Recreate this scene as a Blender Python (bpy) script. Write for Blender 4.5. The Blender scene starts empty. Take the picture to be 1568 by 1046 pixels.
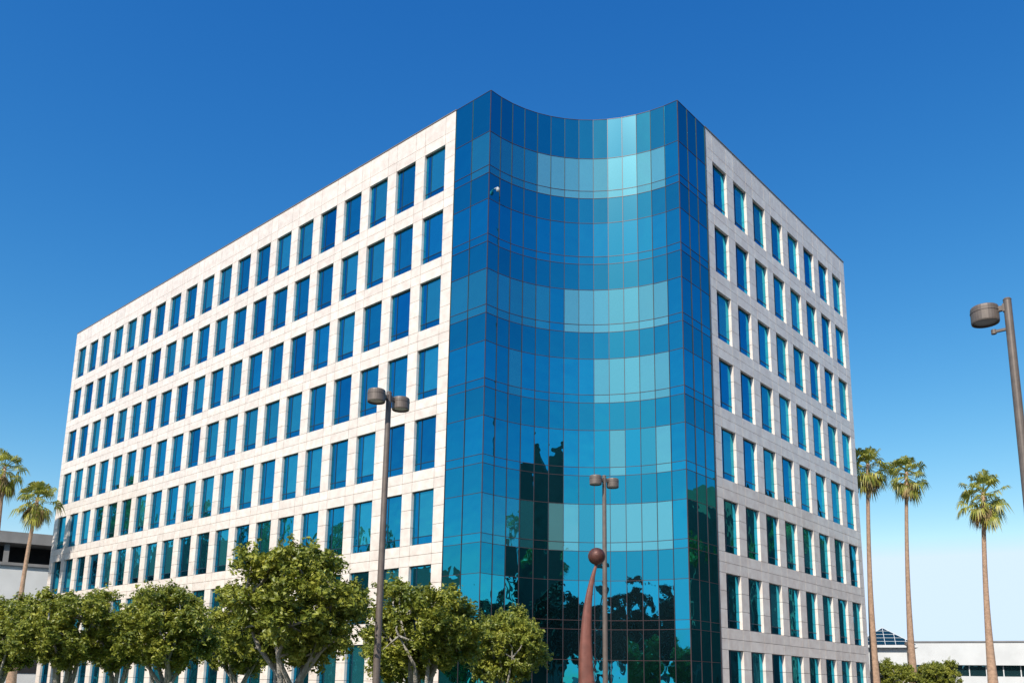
import bpy, math, random
from mathutils import Vector, Matrix
random.seed(7)
S=bpy.context.scene
S.view_settings.view_transform='Standard'
S.view_settings.look='None'
S.view_settings.exposure=0
COL=S.collection

# ---------------------------------------------------------------- helpers
class MB:
    def __init__(s): s.v=[]; s.f=[]; s.m=[]
    def poly(s,pts,mi=0):
        b=len(s.v); s.v+= [tuple(p) for p in pts]; s.f.append(tuple(range(b,b+len(pts)))); s.m.append(mi)
    def box(s,o,a,b,c,mi=0):
        o=Vector(o);a=Vector(a);b=Vector(b);c=Vector(c)
        if a.cross(b).dot(c)<0: a,b=b,a
        k=len(s.v)
        s.v+=[tuple(p) for p in (o,o+a,o+a+b,o+b,o+c,o+a+c,o+a+b+c,o+b+c)]
        for q in ((0,3,2,1),(4,5,6,7),(0,1,5,4),(1,2,6,5),(2,3,7,6),(3,0,4,7)):
            s.f.append(tuple(k+i for i in q)); s.m.append(mi)
    def abox(s,x0,x1,y0,y1,z0,z1,mi=0):
        s.box((x0,y0,z0),(x1-x0,0,0),(0,y1-y0,0),(0,0,z1-z0),mi)
    def tube(s,path,rad,n=8,mi=0,cap=True):
        path=[Vector(p) for p in path]; rings=[]
        for i,p in enumerate(path):
            d=(path[min(i+1,len(path)-1)]-path[max(i-1,0)]).normalized()
            u=d.cross(Vector((1,0.03,0.02)) if abs(d.x)<0.8 else Vector((0,1,0.05))).normalized(); w=d.cross(u)
            b=len(s.v)
            for k in range(n):
                a=2*math.pi*k/n
                s.v.append(tuple(p+(u*math.cos(a)+w*math.sin(a))*rad[i]))
            rings.append(b)
        for i in range(len(rings)-1):
            for k in range(n):
                a,b=rings[i],rings[i+1]; k2=(k+1)%n
                s.f.append((a+k,a+k2,b+k2,b+k)); s.m.append(mi)
        if cap:
            s.f.append(tuple(rings[0]+k for k in reversed(range(n)))); s.m.append(mi)
            s.f.append(tuple(rings[-1]+k for k in range(n))); s.m.append(mi)
    def lathe(s,c,prof,n=24,mi=0):
        rings=[]
        for r,z in prof:
            b=len(s.v)
            for k in range(n):
                a=2*math.pi*k/n
                s.v.append((c[0]+r*math.cos(a),c[1]+r*math.sin(a),c[2]+z))
            rings.append(b)
        for i in range(len(rings)-1):
            for k in range(n):
                a,b=rings[i],rings[i+1];k2=(k+1)%n
                s.f.append((a+k,a+k2,b+k2,b+k)); s.m.append(mi)
    def mesh(s,name,mats,smooth=False):
        me=bpy.data.meshes.new(name); me.from_pydata(s.v,[],s.f)
        for m in mats: me.materials.append(m)
        me.polygons.foreach_set('material_index',s.m)
        if smooth: me.polygons.foreach_set('use_smooth',[True]*len(s.f))
        me.update(); return me
def obj(name,me,parent=None,loc=(0,0,0)):
    o=bpy.data.objects.new(name,me); COL.objects.link(o); o.location=loc
    if parent: o.parent=parent
    return o
def empty(name,loc=(0,0,0),rz=0,sc=1):
    e=bpy.data.objects.new(name,None); COL.objects.link(e); e.location=loc; e.rotation_euler=(0,0,rz)
    e.scale=(sc,sc,sc) if not isinstance(sc,tuple) else sc
    return e

def mat(name,col,rough=0.6,metal=0,var=0.0,nscale=3,island=0.0,bump=0.0,bscale=20,coat=0,col2=None,spec=0.5):
    m=bpy.data.materials.new(name); m.use_nodes=True; nt=m.node_tree; N=nt.nodes; L=nt.links
    p=N['Principled BSDF']; p.inputs['Roughness'].default_value=rough; p.inputs['Metallic'].default_value=metal
    p.inputs['Coat Weight'].default_value=coat; p.inputs['Coat Roughness'].default_value=0.06
    p.inputs['Specular IOR Level'].default_value=spec
    tc=N.new('ShaderNodeTexCoord')
    nz=N.new('ShaderNodeTexNoise'); nz.inputs['Scale'].default_value=nscale; nz.inputs['Detail'].default_value=6
    L.new(tc.outputs['Object'],nz.inputs['Vector'])
    mx=N.new('ShaderNodeMix'); mx.data_type='RGBA'
    c2=col2 if col2 else tuple(c*(1-var) for c in col)
    mx.inputs[6].default_value=(*c2,1); mx.inputs[7].default_value=(*col,1)
    rm=N.new('ShaderNodeMapRange'); rm.inputs[1].default_value=0.32; rm.inputs[2].default_value=0.68
    L.new(nz.outputs['Fac'],rm.inputs[0]); L.new(rm.outputs[0],mx.inputs[0])
    out=mx.outputs[2]
    if island>0:
        g=N.new('ShaderNodeNewGeometry'); r2=N.new('ShaderNodeMapRange')
        r2.inputs[3].default_value=1-island; r2.inputs[4].default_value=1+island
        L.new(g.outputs['Random Per Island'],r2.inputs[0])
        hs=N.new('ShaderNodeHueSaturation'); L.new(out,hs.inputs['Color']); L.new(r2.outputs[0],hs.inputs['Value']); out=hs.outputs['Color']
    L.new(out,p.inputs['Base Color'])
    if bump>0:
        n2=N.new('ShaderNodeTexNoise'); n2.inputs['Scale'].default_value=bscale; n2.inputs['Detail'].default_value=5
        L.new(tc.outputs['Object'],n2.inputs['Vector'])
        b=N.new('ShaderNodeBump'); b.inputs['Strength'].default_value=bump; b.inputs['Distance'].default_value=0.05
        L.new(n2.outputs['Fac'],b.inputs['Height']); L.new(b.outputs['Normal'],p.inputs['Normal'])
    return m

def glass(name,tint,inner,wd=0.25,haze=0.05,warp=0.02,hr=0.26,island=0.12):
    """reflective tinted glazing: mirror coat + slightly hazy coat over what is seen behind the pane"""
    m=bpy.data.materials.new(name); m.use_nodes=True; nt=m.node_tree; N=nt.nodes; L=nt.links
    N.remove(N['Principled BSDF']); out=N['Material Output']
    g=N.new('ShaderNodeNewGeometry')
    r=N.new('ShaderNodeMapRange'); r.inputs[3].default_value=1-island; r.inputs[4].default_value=1+island
    L.new(g.outputs['Random Per Island'],r.inputs[0])
    def hv(c):
        h=N.new('ShaderNodeHueSaturation'); h.inputs['Color'].default_value=(*c,1); L.new(r.outputs[0],h.inputs['Value']); return h.outputs['Color']
    tc=N.new('ShaderNodeTexCoord'); nz=N.new('ShaderNodeTexNoise'); nz.inputs['Scale'].default_value=0.9; nz.inputs['Detail'].default_value=1.5
    L.new(tc.outputs['Object'],nz.inputs['Vector'])
    b=N.new('ShaderNodeBump'); b.inputs['Strength'].default_value=1; b.inputs['Distance'].default_value=warp
    L.new(nz.outputs['Fac'],b.inputs['Height'])
    g1=N.new('ShaderNodeBsdfGlossy'); g1.inputs['Roughness'].default_value=0.0; L.new(hv(tint),g1.inputs['Color']); L.new(b.outputs['Normal'],g1.inputs['Normal'])
    g2=N.new('ShaderNodeBsdfGlossy'); g2.inputs['Roughness'].default_value=hr; g2.inputs['Color'].default_value=(0.45,0.85,0.9,1)
    d=N.new('ShaderNodeBsdfDiffuse'); L.new(hv(inner),d.inputs['Color'])
    m1=N.new('ShaderNodeMixShader'); m1.inputs[0].default_value=wd; L.new(g1.outputs[0],m1.inputs[1]); L.new(d.outputs[0],m1.inputs[2])
    m2=N.new('ShaderNodeMixShader'); m2.inputs[0].default_value=haze; L.new(m1.outputs[0],m2.inputs[1]); L.new(g2.outputs[0],m2.inputs[2])
    L.new(m2.outputs[0],out.inputs['Surface'])
    return m

# ---------------------------------------------------------------- materials
M_stone=mat('granite_panel',(0.89,0.79,0.69),0.45,var=0.17,nscale=2.2,island=0.055,bump=0.15,bscale=30,coat=0.3,col2=(0.76,0.64,0.55))
M_joint=mat('joint_backing',(0.2,0.17,0.15),0.8,var=0.2)
M_mull=mat('bronze_mullion',(0.08,0.05,0.05),0.4,metal=0.2,var=0.2)
M_frame=mat('window_frame',(0.02,0.05,0.08),0.4,metal=0.2,var=0.2)
G_win=glass('window_glass',(0.012,0.29,0.50),(0.002,0.03,0.06),0.1,0.015,0.03)
G_winb=glass('window_glass_blind',(0.04,0.45,0.60),(0.03,0.22,0.27),0.25,0.015,0.03)
G_winc=glass('window_glass_clear',(0.025,0.41,0.59),(0.01,0.10,0.15),0.15,0.015,0.03)
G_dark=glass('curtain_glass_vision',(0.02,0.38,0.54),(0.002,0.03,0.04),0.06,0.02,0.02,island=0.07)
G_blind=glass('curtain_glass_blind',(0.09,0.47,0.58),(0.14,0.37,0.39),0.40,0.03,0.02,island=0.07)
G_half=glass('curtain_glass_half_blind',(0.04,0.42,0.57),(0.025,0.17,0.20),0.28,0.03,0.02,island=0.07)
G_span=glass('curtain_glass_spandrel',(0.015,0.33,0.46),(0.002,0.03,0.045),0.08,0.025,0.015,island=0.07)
M_roof=mat('roof_membrane',(0.3,0.3,0.3),0.9,var=0.2)

# ---------------------------------------------------------------- main building
ROOF=33.3; FH=3.96
bld=empty('office_building')
XL=30.37; YR=21.17; R=7.2; YC=30.97; XE=40.6; YB=80.6; XB=61.7
stone=MB(); back=MB(); gl=MB(); fr=MB()
J=0.011
def facade(o,t,n,L,nb,ww=1.66):
    o=Vector((o[0],o[1],0)); t=Vector((t[0],t[1],0)); n=Vector((n[0],n[1],0)); Z=Vector((0,0,1))
    margin=0.82; pitch=(L-2*margin-ww)/(nb-1)
    segs=[(0,margin,'p')]
    for i in range(nb):
        a=margin+i*pitch; segs.append((a,a+ww,'w'))
        b=margin+(i+1)*pitch if i<nb-1 else L
        segs.append((a+ww,b,'p'))
    def panel(a,b,z0,z1):
        if z1-z0<0.05:return
        stone.box(o+t*(a+J)+Z*(z0+J)-n*0.22,t*(b-a-2*J),n*0.22,Z*(z1-z0-2*J))
    back.poly([o-n*0.23,o+t*L-n*0.23,o+t*L-n*0.23+Z*(ROOF-0.1),o-n*0.23+Z*(ROOF-0.1)])
    for a,b,k in segs:
        zt0=31.53
        panel(a,b,zt0,zt0+0.62); panel(a,b,zt0+0.62,ROOF)
        for f in range(8):
            zt=31.53-f*FH; zb=zt-2.85
            if k=='p':
                panel(a,b,zb,zb+0.95); panel(a,b,zb+0.95,zb+1.9); panel(a,b,zb+1.9,zt)
            else:
                w=0.045
                s=0.42 if t.y==0 else ww-0.46
                r=random.random(); mi=1 if r<0.35 else (2 if r<0.85 else 0)
                for (q0,q1,main) in ((a,a+s+w/2,t.y!=0),(a+s+w/2,b,t.y==0)):
                    j=[random.uniform(-0.003,0.003) for _ in range(2)]
                    def P(z0,z1): return [o+t*q0+Z*z0-n*(0.17+j[0]),o+t*q1+Z*z0-n*(0.17+j[1]),o+t*q1+Z*z1-n*(0.17-j[0]),o+t*q0+Z*z1-n*(0.17-j[1])]
                    gl.poly(P(zb+0.42,zt),mi if main else 0)
                    gl.poly(P(zb,zb+0.42),0)
                g0=o-n*0.185
                fr.box(g0+t*(a+s)+Z*(zb+w),t*w,n*0.035,Z*(zt-zb-2*w))
                fr.box(g0+t*(a)+Z*(zb+0.40),t*(s-0.003),n*0.032,Z*w)
                fr.box(g0+t*(a+s+w+0.003)+Z*(zb+0.40),t*(b-a-s-w-0.003),n*0.032,Z*w)
                fr.box(g0+t*a+Z*(zb),t*(b-a),n*0.04,Z*w)
                fr.box(g0+t*a+Z*(zt-w),t*(b-a),n*0.04,Z*w)
            zn=zb-(FH-2.85) if f<7 else 0.13
            mid=(zb+zn)/2
            panel(a,b,mid,zb); panel(a,b,zn,mid)
facade((XL,YC),(0,1),(-1,0),YB-YC,20)
facade((XE,YR),(1,0),(0,-1),XB-XE,8)
facade((XL+0.24,YB),(1,0),(0,1),XB-XL-0.48,12)
facade((XB,YR+0.24),(0,1),(1,0),YB-YR-0.24,23)
obj('stone_facade',stone.mesh('stone_facade',[M_stone]),bld)
obj('wall_backing',back.mesh('wall_backing',[M_joint]),bld)
obj('windows',gl.mesh('windows',[G_win,G_winb,G_winc]),bld)
obj('window_frames',fr.mesh('window_frames',[M_frame]),bld)
# curtain wall
pts=[(XL,YC),(XL,YC-1.3),(XL,YR+R)]
NA=14
for i in range(1,NA+1):
    a=math.pi/2*(1-i/NA); pts.append((XL+R*math.cos(a),YR+R*math.sin(a)))
pts+=[(XL+R+1.0,YR),(XL+R+2.0,YR),(XE,YR)]
lev=[]
for f in range(8):
    vt=30.85-f*FH; top=ROOF if f==0 else 30.85-(f-1)*FH-2.45
    lev.append((vt,top,'s',f)); lev.append((vt-2.0,vt,'v',f)); lev.append((vt-2.45,vt-2.0,'l',f))
lev.append((0.13,30.85-7*FH-2.45,'s',8))
cg=MB(); cm=MB(); cb=MB(); Z=Vector((0,0,1))
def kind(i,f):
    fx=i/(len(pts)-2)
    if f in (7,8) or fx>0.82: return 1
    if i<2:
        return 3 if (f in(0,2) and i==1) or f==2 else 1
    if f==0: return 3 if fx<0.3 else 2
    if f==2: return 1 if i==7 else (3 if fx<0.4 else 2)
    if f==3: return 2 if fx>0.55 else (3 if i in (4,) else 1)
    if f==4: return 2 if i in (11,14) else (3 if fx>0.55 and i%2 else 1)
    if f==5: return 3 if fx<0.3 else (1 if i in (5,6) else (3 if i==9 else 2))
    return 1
for i in range(len(pts)-1):
    p=Vector((*pts[i],0)); q=Vector((*pts[i+1],0)); t=(q-p).normalized(); L=(q-p).length
    n=Vector((t.y,-t.x,0))
    if n.dot(Vector((-1,-1,0)))<0: n=-n
    cb.poly([p-n*0.12,q-n*0.12,q-n*0.12+Z*(ROOF-0.05),p-n*0.12+Z*(ROOF-0.05)])
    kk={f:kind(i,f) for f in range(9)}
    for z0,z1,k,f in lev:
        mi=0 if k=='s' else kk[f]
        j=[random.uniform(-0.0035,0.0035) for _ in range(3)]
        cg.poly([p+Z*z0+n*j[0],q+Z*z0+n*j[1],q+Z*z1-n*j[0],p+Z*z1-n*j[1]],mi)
        cm.box(p+t*0.012+Z*(z1-0.012)-n*0.02,t*(L-0.024),n*0.035,Z*0.024)
    w=0.024
    cm.box(p-t*w/2-n*0.02+Z*0.13,t*w,n*0.05,Z*(ROOF-0.13))
cm.box((XE-0.035,YR+0.02,0.13),(0.03,0,0),(0,-0.06,0),(0,0,ROOF-0.13))
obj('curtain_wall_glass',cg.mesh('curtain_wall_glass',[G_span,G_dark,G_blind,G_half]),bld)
obj('curtain_wall_mullions',cm.mesh('curtain_wall_mullions',[M_mull]),bld)
obj('curtain_wall_backing',cb.mesh('curtain_wall_backing',[M_joint]),bld)
rf=MB()
rp=[(p[0]+0.1,p[1]+0.1,ROOF-0.12) for p in pts]+[(XB-0.3,YR+0.3,ROOF-0.12),(XB-0.3,YB-0.3,ROOF-0.12),(XL+0.3,YB-0.3,ROOF-0.12)]
rf.poly(rp)
obj('roof',rf.mesh('roof',[M_roof]),bld)
cp=MB()
def cop(a,b,n):
    a=Vector((*a,0));b=Vector((*b,0));n=Vector((*n,0))
    cp.box(a+n*0.03+Z*(ROOF+0.003),b-a,-n*0.35,Z*0.06)
cop((XL,YC),(XL,YB),(-1,0)); cop((XE,YR),(XB,YR),(0,-1))
obj('stone_coping',cp.mesh('stone_coping',[M_joint]),bld)
sc_=MB(); sc_.box((30.78,YR+R-0.01,27.6),(0.04,0,0),(0,-0.25,0),(0,0,0.04)); sc_.lathe((30.8,YR+R-0.26,27.44),[(0.001,-0.1),(0.07,-0.07),(0.10,0),(0.10,0.08),(0.04,0.16),(0.001,0.16)],14)
obj('security_camera',sc_.mesh('security_camera',[mat('grey_plastic',(0.5,0.5,0.5),0.4,var=0.05)]),bld)

# ---------------------------------------------------------------- ground
gm=MB(); gm.abox(-2500,2500,-2500,2500,-0.5,0)
obj('ground',gm.mesh('ground',[mat('asphalt',(0.06,0.06,0.062),0.9,var=0.35,nscale=0.6,bump=0.3,bscale=60)]))
pv=MB(); pv.abox(11,75,12,88,0,0.13)
obj('pavement',pv.mesh('pavement',[mat('concrete_paving',(0.34,0.32,0.29),0.85,var=0.2,nscale=0.8,bump=0.2)]))
gr=MB(); gr.poly([(12,16,0.134),(28,16.5,0.134),(28,84,0.134),(12,84,0.134)])
obj('lawn',gr.mesh('lawn',[mat('grass',(0.06,0.11,0.025),0.9,var=0.4,nscale=2,bump=0.6,bscale=80)]))
rd=MB()
for i in range(30):
    rd.poly([(-1.1,-60+i*7,0.004),(-0.95,-60+i*7,0.004),(-0.95,-57+i*7,0.004),(-1.1,-57+i*7,0.004)])
for i in range(22):
    x=12+i*2.7
    rd.poly([(x,-4,0.004),(x+0.1,-4,0.004),(x+0.1,1.2,0.004),(x,1.2,0.004)])
obj('road_markings',rd.mesh('road_markings',[mat('white_paint',(0.7,0.7,0.68),0.7,var=0.2,nscale=8)]))

# ---------------------------------------------------------------- trees
M_bark=mat('bark_pale',(0.50,0.45,0.38),0.9,var=0.45,nscale=9,bump=0.7,bscale=25)
def leafmat(name,c1,c2,c3,trans=0.25,rough=0.42):
    m=bpy.data.materials.new(name); m.use_nodes=True; nt=m.node_tree; N=nt.nodes; L=nt.links
    p=N['Principled BSDF']; p.inputs['Roughness'].default_value=rough
    g=N.new('ShaderNodeNewGeometry'); cr=N.new('ShaderNodeValToRGB')
    e=cr.color_ramp.elements; e[0].color=(*c1,1); e[1].color=(*c3,1); x=cr.color_ramp.elements.new(0.5); x.color=(*c2,1)
    tc=N.new('ShaderNodeTexCoord'); nz=N.new('ShaderNodeTexNoise'); nz.inputs['Scale'].default_value=1.6; nz.inputs['Detail'].default_value=3
    L.new(tc.outputs['Object'],nz.inputs['Vector'])
    mm=N.new('ShaderNodeMath'); mm.operation='MULTIPLY_ADD'; mm.inputs[1].default_value=0.55; L.new(g.outputs['Random Per Island'],mm.inputs[0])
    m3=N.new('ShaderNodeMath'); m3.operation='MULTIPLY_ADD'; m3.inputs[1].default_value=1.4; m3.inputs[2].default_value=-0.48; L.new(nz.outputs['Fac'],m3.inputs[0])
    L.new(m3.outputs[0],mm.inputs[2]); L.new(mm.outputs[0],cr.inputs['Fac'])
    L.new(cr.outputs['Color'],p.inputs['Base Color'])
    t=N.new('ShaderNodeBsdfTranslucent'); L.new(cr.outputs['Color'],t.inputs['Color'])
    mx=N.new('ShaderNodeMixShader'); mx.inputs[0].default_value=trans
    L.new(p.outputs[0],mx.inputs[1]); L.new(t.outputs[0],mx.inputs[2]); L.new(mx.outputs[0],N['Material Output'].inputs['Surface'])
    return m
M_leaf=leafmat('leaf_green',(0.08,0.12,0.015),(0.27,0.30,0.04),(0.56,0.53,0.08),0.33)
M_leafshade=leafmat('leaf_painted_shade',(0.012,0.02,0.006),(0.028,0.04,0.01),(0.05,0.06,0.015),0.05,0.8)  # shaded copy of the leaf: backlit darkness of mirrored trees put into colour
M_palm=leafmat('palm_frond',(0.11,0.15,0.025),(0.32,0.33,0.05),(0.66,0.56,0.11),0.33)
M_dead=mat('palm_skirt',(0.45,0.31,0.14),0.9,var=0.4)
M_ptrunk=mat('palm_trunk',(0.50,0.32,0.21),0.9,var=0.35,nscale=5,bump=0.6,bscale=12)

def rv():
    while True:
        v=Vector((random.uniform(-1,1),random.uniform(-1,1),random.uniform(-1,1)))
        if 0.05<v.length<1: return v.normalized()
def tree_mesh(seed,lm=None,dens=1.0,ls=1.0):
    random.seed(seed)
    tr=MB(); lf=MB()
    cl=[]
    sq=random.uniform(-0.25,0.25)
    for i in range(700):
        d=rv()
        r=random.uniform(0.35,1.08)**0.6
        c=Vector((d.x*1.70*r+sq,d.y*1.70*r,3.5+d.z*(1.45 if d.z>0 else 1.4)*r))
        if all((c-o[0]).length>0.48 for o in cl):
            cl.append((c,random.choice((0.26,0.33,0.40,0.5))))
        if len(cl)>=66: break
    h=random.uniform(0.7,0.95)
    tr.tube([(0,0,-0.15),(0.03,0,0.15),(0.05,0.03,0.5),(0,0.02,h)],[0.22,0.15,0.13,0.14],10)
    nl=8; tips=[]
    for i in range(nl):
        a=2*math.pi*(i+random.uniform(-.3,.3))/nl; rr=random.uniform(0.7,1.4)
        p=[Vector((0,0.02,h-0.1))]
        e=Vector((math.cos(a)*rr,math.sin(a)*rr,random.uniform(2.9,3.9)))
        for k in (0.3,0.6,1.0):
            b=p[0].lerp(e,k); b.x*=(0.75+0.25*k); b.y*=(0.75+.25*k); b+=rv()*0.16; p.append(b)
        tr.tube(p,[0.09,0.075,0.055,0.03],7); tips.append(p)
    for c,r in cl:
        best=min(((p[k],k) for p in tips for k in (1,2,3)),key=lambda q:(q[0]-c).length)
        m=best[0].lerp(c,0.5)+rv()*0.12
        tr.tube([best[0],m,c+rv()*0.1],[0.045,0.03,0.012],5,cap=False)
    for c,r in cl:
        nt_=int((15+62*r))
        for _ in range(nt_):
            d=rv(); d.z=d.z*0.8+0.15; d.normalize(); ln=r*random.uniform(0.75,1.4)
            nlv=max(1,int((12*ln/0.42+4)*dens))
            for _k in range(nlv):
                s0=random.uniform(0.35,1.0)
                p=c+d*(ln*s0)+rv()*0.07
                nrm=(d*0.6+rv()*0.9+Vector((0,0,0.45))).normalized()
                u=nrm.cross(rv()).normalized(); w=nrm.cross(u)
                s=random.uniform(0.03,0.058)*ls; l=s*1.5
                lf.poly([p-u*l,p+w*s*0.75+nrm*s*0.15,p+u*l,p-w*s*0.75+nrm*s*0.15])
    return tr.mesh('tree_trunk',[M_bark],True),lf.mesh('tree_foliage',[lm or M_leaf])
TM=[tree_mesh(s) for s in (11,23,37)]
TDm=tree_mesh(11,M_leafshade,0.16,2.6)
random.seed(99)
def tree(x,y,h,w,k,z=0.13):
    e=empty('pruned_round_tree',(x,y,z),random.uniform(0,6.28),(w/4.3,w/4.3,(h-z)/5.35))
    obj('trunk',TM[k%3][0],e); obj('foliage',TM[k%3][1],e)
for i,(x,y,h,w) in enumerate([(13.7,19.7,5.6,4.6),(19.6,20.8,5.3,4.6),(26.0,22.9,4.95,3.7),(16.9,32.4,5.6,4.6),(14.35,35.3,5.45,4.9),
     (13.9,41.2,5.35,4.8),(22.7,36.6,5.4,4.4),(20.9,44.8,5.6,4.8),(15.2,50,5.2,4.2),(24.3,27.0,4.6,3.6)]):
    tree(x,y,h,w,i)
for i,(x,y,h,w) in enumerate([(73,19.7,4.6,3.4),(70.4,22.4,4.5,3.6),(80,22.6,4.6,3.2)]):
    tree(x,y,h,w,i+1,0.0 if not(11<x<75 and 12<y<88) else 0.13)
belt=empty('distant_tree_line')
for i,(x,y,h,w) in enumerate([(-28,-32,15,14),(-16,-33,14,13),(-5,-31,16,14),(6,-32,14,13),(17,-33,15,12),(30,-33,14,12),(44,-31,15,13),(56,-32,16,13),(68,-31,14,12),(80,-30,13,12),
     (16,84,10,8),(-30,92,14,12),(-42,90,13,12),
     (20,-14,11,9),(31,-15,12,10),(43,-14,10,9),(56,-15,11,9),(70,-14,9,8),(84,-12,9,8),(8,-16,12,10),(-6,-14,11,9),
     (-18,8,12,7),(-24,-2,14,8),(-24,17,13,6),(-34,8,16,9),(-18,28,11,7),(-28,36,14,9),(-18,-14,13,9),(-36,24,15,8)]):
    for nm,me in (('trunk',TDm[0]),('foliage',TDm[1])):
        o=obj('belt_'+nm,me,belt,(x,y,0)); o.scale=(w/4.3,w/4.3,h/5.35); o.rotation_euler=(0,0,i*1.3)

def palm_mesh(seed,H,lean):
    random.seed(seed)
    tr=MB(); fr_=MB()
    path=[];rad=[]
    for i in range(13):
        k=i/12; path.append(Vector((lean*k*k-lean,0.2*math.sin(k*3),-0.2+ (H+0.2)*k)))
        rad.append(0.28*(1-k)**3+0.17-0.04*k)
    tr.tube(path,rad,10)
    top=path[-1]
    def fan(base,d,pl,R_,mi,droop):
        side=d.cross(Vector((0,0,1)))
        if side.length<0.1: side=Vector((1,0,0))
        side.normalize(); up=side.cross(d).normalized()
        roll=random.uniform(-0.9,0.9); side,up=side*math.cos(roll)+up*math.sin(roll), up*math.cos(roll)-side*math.sin(roll)
        e=base+d*pl-Vector((0,0,1))*droop*0.25*pl
        fr_.poly([base-side*0.03,base+side*0.03,e+side*0.015,e-side*0.015],mi)
        fr_.poly([base-up*0.03,base+up*0.03,e+up*0.015,e-up*0.015],mi)
        n=15
        for j in range(n):
            a=math.radians(-100+200*j/(n-1))+random.uniform(-.06,.06)
            dd=(d*math.cos(a)+side*math.sin(a)+up*0.2*abs(math.sin(a))).normalized()
            rr=R_*random.uniform(0.8,1.1)*(1-0.2*abs(a)/1.8)
            w=side*math.cos(a)-d*math.sin(a)
            m=e+dd*rr*0.55; t=e+dd*rr*0.9-Vector((0,0,1))*rr*(0.25+0.5*droop)
            ww=rr*0.065
            fr_.poly([e,m+w*ww,t,m-w*ww],mi)
    for i in range(40):
        a=i*2.399+random.uniform(-.3,.3); el=math.radians(78-128*(i/39)**0.85+random.uniform(-14,14))
        d=Vector((math.cos(a)*math.cos(el),math.sin(a)*math.cos(el),math.sin(el)))
        fan(top+Vector((0,0,0.1-0.7*(i/39))),d,random.uniform(0.6,1.35),random.uniform(0.75,1.05),0,0.2+0.8*(i/39))
    for i in range(24):
        a=i*2.1; el=math.radians(random.uniform(-82,-40))
        d=Vector((math.cos(a)*math.cos(el),math.sin(a)*math.cos(el),math.sin(el)))
        fan(top+Vector((0,0,-0.6)),d,random.uniform(0.4,0.9),0.75,1,0.9)
    return tr.mesh('palm_trunk',[M_ptrunk],True),fr_.mesh('palm_fronds',[M_palm,M_dead])
PM=[palm_mesh(3,20,0.5),palm_mesh(8,20,0.7),palm_mesh(14,20,0.5)]
random.seed(5)
def palm(x,y,h,k,cs=1.0,rz=None):
    s=cs
    e=empty('fan_palm_tree',(x,y,0),random.uniform(0,6.28) if rz is None else rz,(s,s,s))
    t=obj('trunk',PM[k%3][0],e); f=obj('fronds',PM[k%3][1],e)
    t.scale=(1,1,h/20/s); f.location=(0,0,h/s-20)
for i,(x,y,h,cs,rz) in enumerate([(66.0,21.8,18.8,0.98,-.84),(80.2,23.2,21.2,1.08,-.84),(65.9,14.2,15.5,1.02,-.84),(27.3,76.5,16.6,1.05,.8),(25.1,78.5,19.1,1.05,2),
    (22.6,82.6,18.5,1,1),(17,81,18.5,1,1),(8,81,19,1,1),(2.8,76.5,18,1,1),(-2,80,19,1,1),(12,78,17.5,1,2),(-9,82,19,1,3),
    (48,-22,20,1,1),(62,-20,19,1,1),(75,-11,19,1.1,1),(88,-7,18,1,1),(30,-25,21,1,1),(98,-4,19,1,1),(105,-7,21,1,1),(115,-5,24,1.1,2),(125,-7,25,1.1,2),(20,-22,17,1,2),(4,-22,16,1,2),(40,-24,17,1,0)]):
    palm(x,y,h,i,cs,rz)

# ---------------------------------------------------------------- street lamps
M_bronze=mat('bronze_paint',(0.19,0.15,0.125),0.5,metal=0.15,var=0.25,nscale=6)
M_lens=mat('lamp_lens',(0.5,0.46,0.4),0.3,var=0.2)
M_conc=mat('concrete',(0.38,0.36,0.33),0.9,var=0.25,bump=0.3)
def lamp(x,y,H,ang,heads,arm=0.45,rad=0.25,z=0.0,sc=1.0):
    e=empty('street_lamp',(x,y,z),ang,sc); H=H/sc
    m=MB(); m.tube([(0,0,0.5),(0,0,H*0.5),(0,0,H)],[0.10,0.088,0.075],16)
    m.lathe((0,0,H),[(0.075,0),(0.08,0.02),(0.06,0.05),(0.001,0.06)],16)
    m.lathe((0,0,0.6),[(0.17,0),(0.17,0.05),(0.1,0.12)],16)
    obj('pole',m.mesh('pole',[M_bronze],False),e)
    b=MB(); b.lathe((0,0,0),[(0.001,-0.1),(0.27,-0.1),(0.27,0.57),(0.24,0.6),(0.001,0.6)],20)
    obj('pedestal',b.mesh('pedestal',[M_conc]),e)
    for i,a in enumerate(heads):
        d=Vector((math.cos(a),math.sin(a),0)); s=Vector((-d.y,d.x,0)); hd=MB()
        c=d*arm+Vector((0,0,H-0.22))
        hd.lathe(c,[(0.001,0.205),(rad*0.9,0.195),(rad*0.97,0.18),(rad,0.15),(rad,0.09),(rad*1.03,0.088),(rad*1.03,0.065),(rad,0.063),(rad,-0.13),(rad*0.97,-0.155),(rad*0.88,-0.155),(rad*0.86,-0.12)],28)
        hd.lathe(c,[(rad*0.86,-0.12),(rad*0.5,-0.125),(0.001,-0.13)],28,1)
        hd.box(d*0.05+s*-0.04+Vector((0,0,H-0.19)),d*(arm-rad-0.03),s*0.08,Vector((0,0,0.10)))
        hd.box(d*0.04+s*-0.055+Vector((0,0,H-0.22)),d*0.05,s*0.11,Vector((0,0,0.16)))
        obj('lamp_head',hd.mesh('lamp_head',[M_bronze,M_lens]),e)
    if len(heads)==1:
        k=MB(); k.box((0.06,-0.03,H-0.62),(0.2,0,0),(0,0.06,0),(0,0,0.05)); k.lathe((0.29,0,H-0.64),[(0.001,0),(0.05,0.0),(0.05,0.09),(0.001,0.1)],12)
        obj('bracket',k.mesh('bracket',[M_bronze]),e)
lamp(15.24,17.89,9.6,0,[0,math.pi],z=0.13)
lamp(26.6,18.5,9.5,math.radians(-15),[0,math.pi],z=0.13,arm=0.42,rad=0.23)
lamp(18.92,3.33,9.52,math.pi/2,[0],arm=0.42,rad=0.26)
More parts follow.
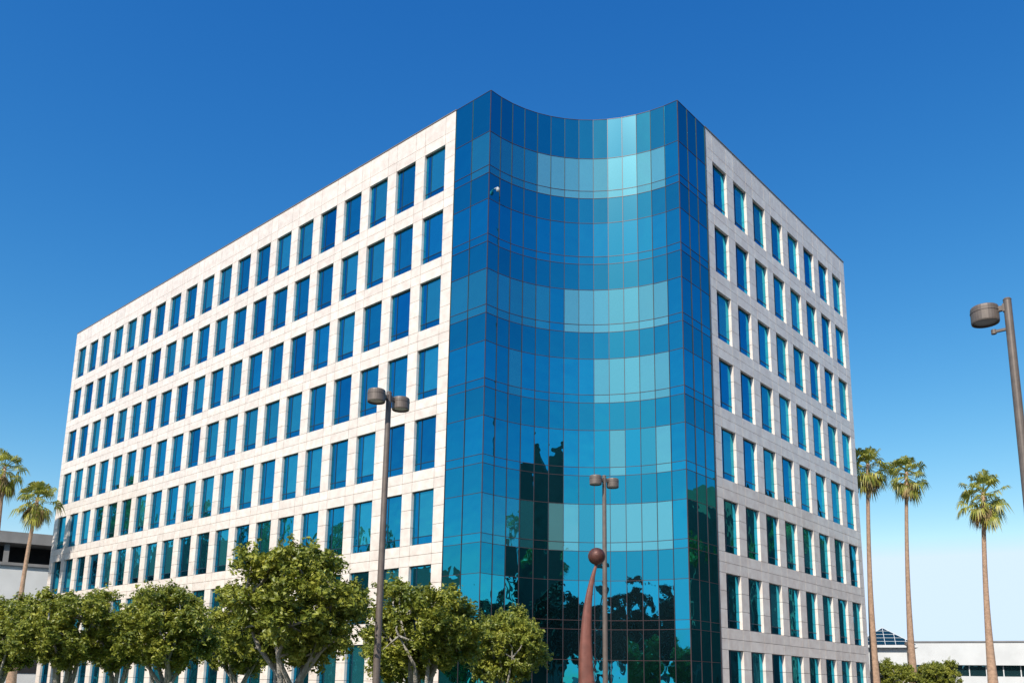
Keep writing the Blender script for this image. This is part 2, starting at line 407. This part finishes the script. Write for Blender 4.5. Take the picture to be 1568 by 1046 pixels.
lamp(85,25.7,6.5,0.3,[0,math.pi],sc=0.8)
lamp(-8,30,9.5,0.3,[0,math.pi]); lamp(40,-5,9.5,0.3,[0,math.pi])

# ---------------------------------------------------------------- sculpture
sc=empty('horn_and_ball_sculpture',(20.36,14.5,0.13))
rt=Vector((0.667,-0.745,0)); fw=Vector((0.745,0.667,0))
sm=MB()
prof=[(0.0,-0.16,0.42),(0.6,-0.22,0.41),(1.6,-0.29,0.365),(2.6,-0.32,0.29),(3.5,-0.29,0.22),(4.2,-0.22,0.155),(4.75,-0.11,0.10),(5.12,0.0,0.055)]
path=[];radl=[]
def cr(p0,p1,p2,p3,t): return 0.5*((2*p1)+(-p0+p2)*t+(2*p0-5*p1+4*p2-p3)*t*t+(-p0+3*p1-3*p2+p3)*t**3)
for i in range(len(prof)-1):
    P=[prof[max(i-1,0)],prof[i],prof[i+1],prof[min(i+2,len(prof)-1)]]
    for k in range(4):
        t=k/4; z,x,w=[cr(*[q[j] for q in P],t) for j in range(3)]
        path.append((x,z));radl.append(w)
path.append((prof[-1][1],prof[-1][0]));radl.append(prof[-1][2])
rings=[]
for (x,z),w in zip(path,radl):
    b=len(sm.v)
    for k in range(20):
        a=2*math.pi*k/20
        cc=math.cos(a);ss=math.sin(a)
        cc=math.copysign(abs(cc)**0.6,cc);ss=math.copysign(abs(ss)**0.6,ss)
        p=rt*(x+0.05+w*0.62*cc)+fw*(w*0.62*ss)+Vector((0,0,z)); sm.v.append(tuple(p))
    rings.append(b)
for i in range(len(rings)-1):
    for k in range(20):
        k2=(k+1)%20; sm.f.append((rings[i]+k,rings[i]+k2,rings[i+1]+k2,rings[i+1]+k)); sm.m.append(0)
sm.f.append(tuple(rings[-1]+k for k in range(20))); sm.m.append(0)
M_rust=mat('red_oxide_steel',(0.24,0.085,0.06),0.5,metal=0.1,var=0.35,nscale=4,bump=0.15)
M_rust2=mat('dark_rust_steel',(0.15,0.06,0.045),0.5,metal=0.3,var=0.45,nscale=9,bump=0.2)
obj('horn',sm.mesh('horn',[M_rust],True),sc)
bm=MB(); pr=[(0.25*math.sin(math.pi*i/16)+0.0005,0.25*-math.cos(math.pi*i/16)) for i in range(17)]
bm.lathe(Vector((0,0,0))+rt*0.05+Vector((0,0,5.33)),pr,28)
obj('ball',bm.mesh('ball',[M_rust2],True),sc)
pb=MB(); pb.abox(-0.9,0.9,-0.9,0.9,-0.02,0.35); obj('plinth',pb.mesh('plinth',[M_conc]),sc)

# ---------------------------------------------------------------- surrounding buildings
M_white=mat('white_render',(0.72,0.72,0.70),0.8,var=0.12,nscale=0.5)
M_grey=mat('grey_concrete',(0.26,0.25,0.24),0.85,var=0.25,nscale=0.7)
M_deckshade=mat('deck_painted_shade',(0.02,0.02,0.022),0.9,var=0.3)  # near-black colour paints the shade inside the deck openings
M_brown=mat('brown_stone',(0.30,0.17,0.09),0.7,var=0.25,nscale=0.3)
G_far=glass('far_glass',(0.12,0.3,0.33),(0.02,0.06,0.07),0.4,0.02,0.02)
G_fard=mat('dark_far_glass',(0.012,0.014,0.016),0.15,var=0.2)
ps=empty('parking_structure'); m=MB(); a=Vector((-0.944,0.33,0)); b=Vector((0.33,0.944,0)); o=Vector((42,93,0)); LL=75;DD=24
m.box(o,a*LL,b*DD,Z*13.0,0)
m.box(o-b*0.25+Z*13.003,a*LL,b*(DD+0.5),Z*0.3,1)
m.box(o-b*0.4+Z*15.3,a*LL,b*(DD+0.8),Z*1.15,1)
m.box(o+b*3+Z*13.3,a*(LL-1),b*(DD-6),Z*2.0,2)
for i in range(16): m.box(o+a*(0.5+i*4.9)+b*0.1+Z*13.303,a*0.5,b*0.5,Z*1.99,1)
for i in range(2): m.box(o-b*0.06+a*0.5+Z*(2.2+i*3.7),a*(LL-1),b*0.05,Z*1.6,2)
obj('decks',m.mesh('decks',[M_white,M_grey,M_deckshade]),ps)
wb=empty('white_office_building'); m=MB(); a=Vector((0.3,-0.954,0)); b=Vector((0.954,0.3,0)); o=Vector((125,50,0))
m.box(o,a*75,b*25,Z*4.4,0); m.box(o+b*0.4+Z*4.403,a*75,b*24,Z*1.45,1); m.box(o-b*0.3+Z*5.856,a*75,b*25.5,Z*3.0,0)
for i in range(38): m.box(o+a*(1+i*2)+b*0.3+Z*4.403,a*0.12,b*0.1,Z*1.45,0)
m.box(o-b*0.4+Z*8.859,a*75,b*25.7,Z*0.2,2)
obj('walls_and_windows',m.mesh('walls_and_windows',[M_white,G_far,M_grey]),wb)
pp=empty('pyramid_roof_pavilion',(111,36.3,0),math.radians(22)); m=MB()
w=3.4; zb=7.5; zt=9.75
c=[(-w,-w,zb),(w,-w,zb),(w,w,zb),(-w,w,zb)]; ap=(0,0,zt)
for i in range(4): m.poly([c[i],c[(i+1)%4],ap],0)
for i in range(4):
    A=Vector(c[i]);B=Vector(c[(i+1)%4]);C=Vector(ap)
    m.tube([A,C],[0.05,0.04],6,1)
    for k in range(1,5): m.tube([A.lerp(C,k/5),B.lerp(C,k/5)],[0.028,0.028],5,1)
    for k in range(1,6):
        s=k/6; p=A.lerp(B,s); tpar=1-abs(2*s-1); m.tube([p,p+(C-A.lerp(B,0.5))*tpar],[0.028,0.028],5,1)
m.abox(-w-0.1,w+0.1,-w-0.1,w+0.1,zb-0.3,zb-0.01,1)
m.abox(-w+0.5,w-0.5,-w+0.5,w-0.5,0,zb-0.3,2)
obj('pavilion',m.mesh('pavilion',[glass('skylight_glass',(0.08,0.22,0.25),(0.01,0.05,0.06),0.5,0.05,0.01),M_white,M_white]),pp)
def tower(vols,name='brown_office_tower'):
    e=empty(name); m=MB()
    for x0,x1,y0,y1,h in vols:
        m.abox(x0,x1,y0,y1,0,h,1)
        n=int(h/3.9)
        for k in range(n+1):
            z=min(k*3.9,h-1.3); m.abox(x0-0.25,x1+0.25,y0-0.25,y1+0.25,z+(0.01 if k==0 else 0),z+1.5,0)
        nx=max(2,int((x1-x0)/5))
        for k in range(nx+1):
            x=x0+(x1-x0)*k/nx; m.abox(x-0.6,x+0.6,y0-0.4,y1+0.4,0.02,h+0.4,0)
        ny=max(2,int((y1-y0)/5))
        for k in range(ny+1):
            y=y0+(y1-y0)*k/ny; m.abox(x0-0.41,x1+0.41,y-0.6,y+0.6,0.03,h+0.5,0)
    obj('walls_and_windows',m.mesh('walls',[M_brown,G_fard]),e)
tower([(8,24,-58,-40,33),(24.9,40,-56,-38,29),(41,52,-60,-40,20)])
tower([(88,110,-30,-14,25),(111,135,-34,-12,30),(136,165,-34,-14,28)])
tower([(-25,13,85,97,16.5)],'brown_office_block')

# ---------------------------------------------------------------- light and sky
EL=math.radians(43); sx,sy=-0.961,-0.277
az=math.atan2(sx,sy)
sd=Vector((sx*math.cos(EL),sy*math.cos(EL),math.sin(EL)))
sl=bpy.data.lights.new('sun','SUN'); sl.energy=5.0; sl.angle=math.radians(0.53); sl.color=(1,0.94,0.85)
so=bpy.data.objects.new('sun',sl); COL.objects.link(so); so.rotation_euler=sd.to_track_quat('Z','Y').to_euler(); so.location=(0,0,80)
W=bpy.data.worlds.new('World'); S.world=W; W.use_nodes=True; nt=W.node_tree
bg=nt.nodes['Background']; sk=nt.nodes.new('ShaderNodeTexSky'); sk.sky_type='NISHITA'; sk.sun_disc=False
sk.sun_elevation=EL; sk.sun_rotation=az%(2*math.pi); sk.air_density=1.0; sk.dust_density=0.4; sk.ozone_density=2.5
hs=nt.nodes.new('ShaderNodeHueSaturation'); hs.inputs['Saturation'].default_value=1.2
nt.links.new(sk.outputs[0],hs.inputs['Color'])
sp=nt.nodes.new('ShaderNodeSeparateColor'); cb_=nt.nodes.new('ShaderNodeCombineColor'); nt.links.new(hs.outputs[0],sp.inputs[0])
K=0.12
for i,(aa,pw,cl_) in enumerate([(4.6,1.85,0.72),(1.7,1.19,0.90),(1.17,0.72,1.12)]):
    m0=nt.nodes.new('ShaderNodeMath'); m0.operation='MULTIPLY'; m0.inputs[1].default_value=K
    m1=nt.nodes.new('ShaderNodeMath'); m1.operation='POWER'; m1.inputs[1].default_value=pw
    m2=nt.nodes.new('ShaderNodeMath'); m2.operation='MULTIPLY'; m2.inputs[1].default_value=aa
    m3=nt.nodes.new('ShaderNodeMath'); m3.operation='MINIMUM'; m3.inputs[1].default_value=cl_
    m4=nt.nodes.new('ShaderNodeMath'); m4.operation='DIVIDE'; m4.inputs[1].default_value=K
    nt.links.new(sp.outputs[i],m0.inputs[0]); nt.links.new(m0.outputs[0],m1.inputs[0]); nt.links.new(m1.outputs[0],m2.inputs[0])
    nt.links.new(m2.outputs[0],m3.inputs[0]); nt.links.new(m3.outputs[0],m4.inputs[0]); nt.links.new(m4.outputs[0],cb_.inputs[i])
nt.links.new(cb_.outputs[0],bg.inputs['Color'])
bg.inputs['Strength'].default_value=K

# ---------------------------------------------------------------- camera
cd=bpy.data.cameras.new('camera'); co=bpy.data.objects.new('camera',cd); COL.objects.link(co)
r0=Vector((0.6672,-0.7448,0.0191)).normalized(); z0=Vector((-0.7273,-0.6570,-0.1981)).normalized()
y0=z0.cross(r0).normalized(); r0=y0.cross(z0)
Mx=Matrix((r0,y0,z0)).transposed().to_4x4(); Mx.translation=Vector((0,0,1.7)); co.matrix_world=Mx
cd.sensor_width=36; cd.lens=36*1331/1568; cd.shift_x=25/1568; cd.shift_y=260/1568
cd.clip_start=0.1; cd.clip_end=6000
S.camera=co
